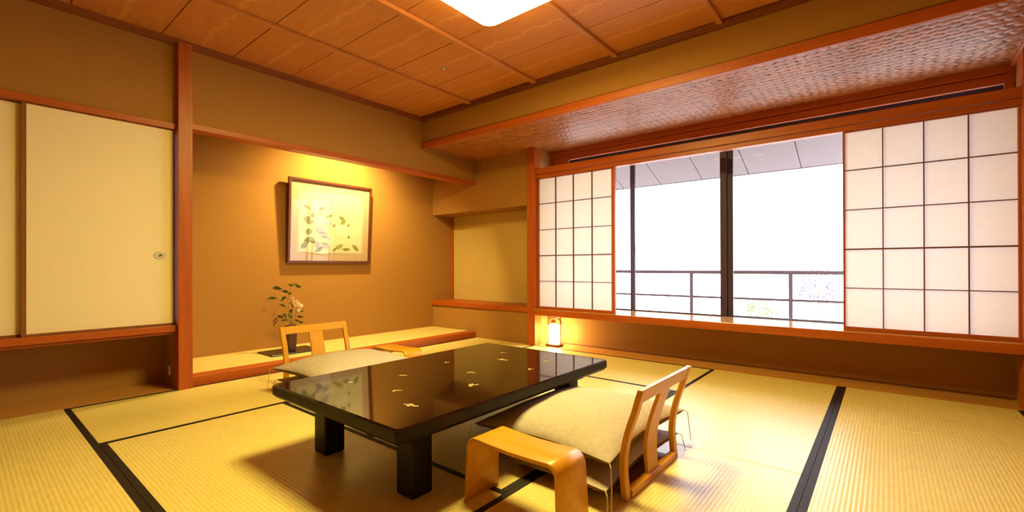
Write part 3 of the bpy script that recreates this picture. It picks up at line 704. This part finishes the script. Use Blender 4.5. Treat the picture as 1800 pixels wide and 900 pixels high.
def leaf_bm(l, wd):
    bm = bmesh.new(); n = 5; L_, R_ = [], []
    for k in range(n+1):
        s = k/n; h = wd*math.sin(PI*s**.8)*.5; z = -.18*l*s*s
        L_.append(bm.verts.new((l*s, h, z + h*.3))); R_.append(bm.verts.new((l*s, -h - 1e-5, z + h*.3)))
    C_ = [bm.verts.new((l*k/n, 0, -.18*l*(k/n)**2)) for k in range(n+1)]
    for k in range(n):
        bm.faces.new((C_[k], C_[k+1], L_[k+1], L_[k])); bm.faces.new((C_[k], R_[k], R_[k+1], C_[k+1]))
    bmesh.ops.remove_doubles(bm, verts=bm.verts, dist=5e-5)
    return bm
leafA = mesh('leaf', leaf_bm(.078, .036), 'leaf'); leafB = mesh('leaf', leaf_bm(.10, .045), 'leaf_dark')
rl = random.Random(11)
RTv = Vector((.7737, .6335, 0))    # the spray fans out roughly parallel to the picture
def SP(a, h, dpt=0): return Vector((VX, VY, .32)) + RTv*a + Vector((-.03+dpt, .02, h))
stems = [[SP(0, -.03), SP(-.02, .12), SP(-.045, .25), SP(-.01, .40)], [SP(-.01, -.03), SP(-.04, .14), SP(-.10, .24), SP(-.21, .29)], [SP(0, -.03), SP(-.05, .05), SP(-.15, .10)],
         [SP(.01, -.03), SP(.03, .08), SP(.045, .20)], [SP(.01, -.03), SP(.05, .04), SP(.085, .06)], [SP(0, -.03), SP(.0, .15), SP(.0, .27)]]
for s in stems:
    bm = bmesh.new(); tube(bm, s, .0035, 5, .0018); obj('stem', bm, 'stem', t)
lv = [(-.01,.40,.3),(.0,.39,2.6),(.02,.385,.1),(-.04,.33,2.8),(-.03,.31,.4),(-.05,.27,3.0),(-.12,.375,3.1),(-.10,.36,2.9),(-.14,.27,3.1),(-.18,.275,3.2),(-.09,.25,2.7),(-.03,.22,.6),(-.05,.18,2.5),(-.06,.10,2.4),(-.05,.07,2.2),(-.02,.12,1.2),(.02,.13,.5),(.05,.08,.3),(.03,.05,-.2),(.07,.03,.2),(-.03,.05,2.9),(-.08,.07,2.2),(.0,.17,1.8),(.01,.07,2.0)]
for a, h, ang in lv:
    d = RTv*math.cos(ang) + Vector((0, 0, math.sin(ang)*.6)) + Vector((-.5, .6, 0))*rl.uniform(-.5, .5)
    q = d.to_track_quat('X', 'Z') @ Quaternion((1, 0, 0), rl.choice((-1, 1))*rl.uniform(.7, 1.25)); again(leafA, 'leaf', SP(a, h, rl.uniform(-.03, .03)), t, q.to_euler(), (rl.uniform(.7, 1.1),)*3)
for a, h, ang in ((-.12, .09, 3.7), (-.13, .06, 3.9)):
    d = RTv*math.cos(ang) + Vector((0, 0, math.sin(ang))); again(leafB, 'leaf', SP(a, h), t, d.to_track_quat('X', 'Z').to_euler())
bm = bmesh.new()
for k in range(6):
    a = k*PI/3; c = Vector((.013*math.cos(a), .013*math.sin(a), .002))
    bmesh.ops.create_icosphere(bm, subdivisions=1, radius=.0105, matrix=Matrix.Translation(c) @ Matrix.Diagonal((1, 1, .5, 1)))
bmesh.ops.create_icosphere(bm, subdivisions=1, radius=.007, matrix=Matrix.Translation((0, 0, .006)))
fl = mesh('flower', bm, 'petal')
for a, h in ((-.005,.265),(.0,.235),(.035,.235),(.03,.205),(.06,.205),(.075,.195),(.055,.15),(.04,.22)):
    d = Vector((.55, -.6, .35)) + Vector((rl.uniform(-.3,.3),)*3); again(fl, 'flower', SP(a, h, .02), t, d.to_track_quat('Z', 'Y').to_euler())
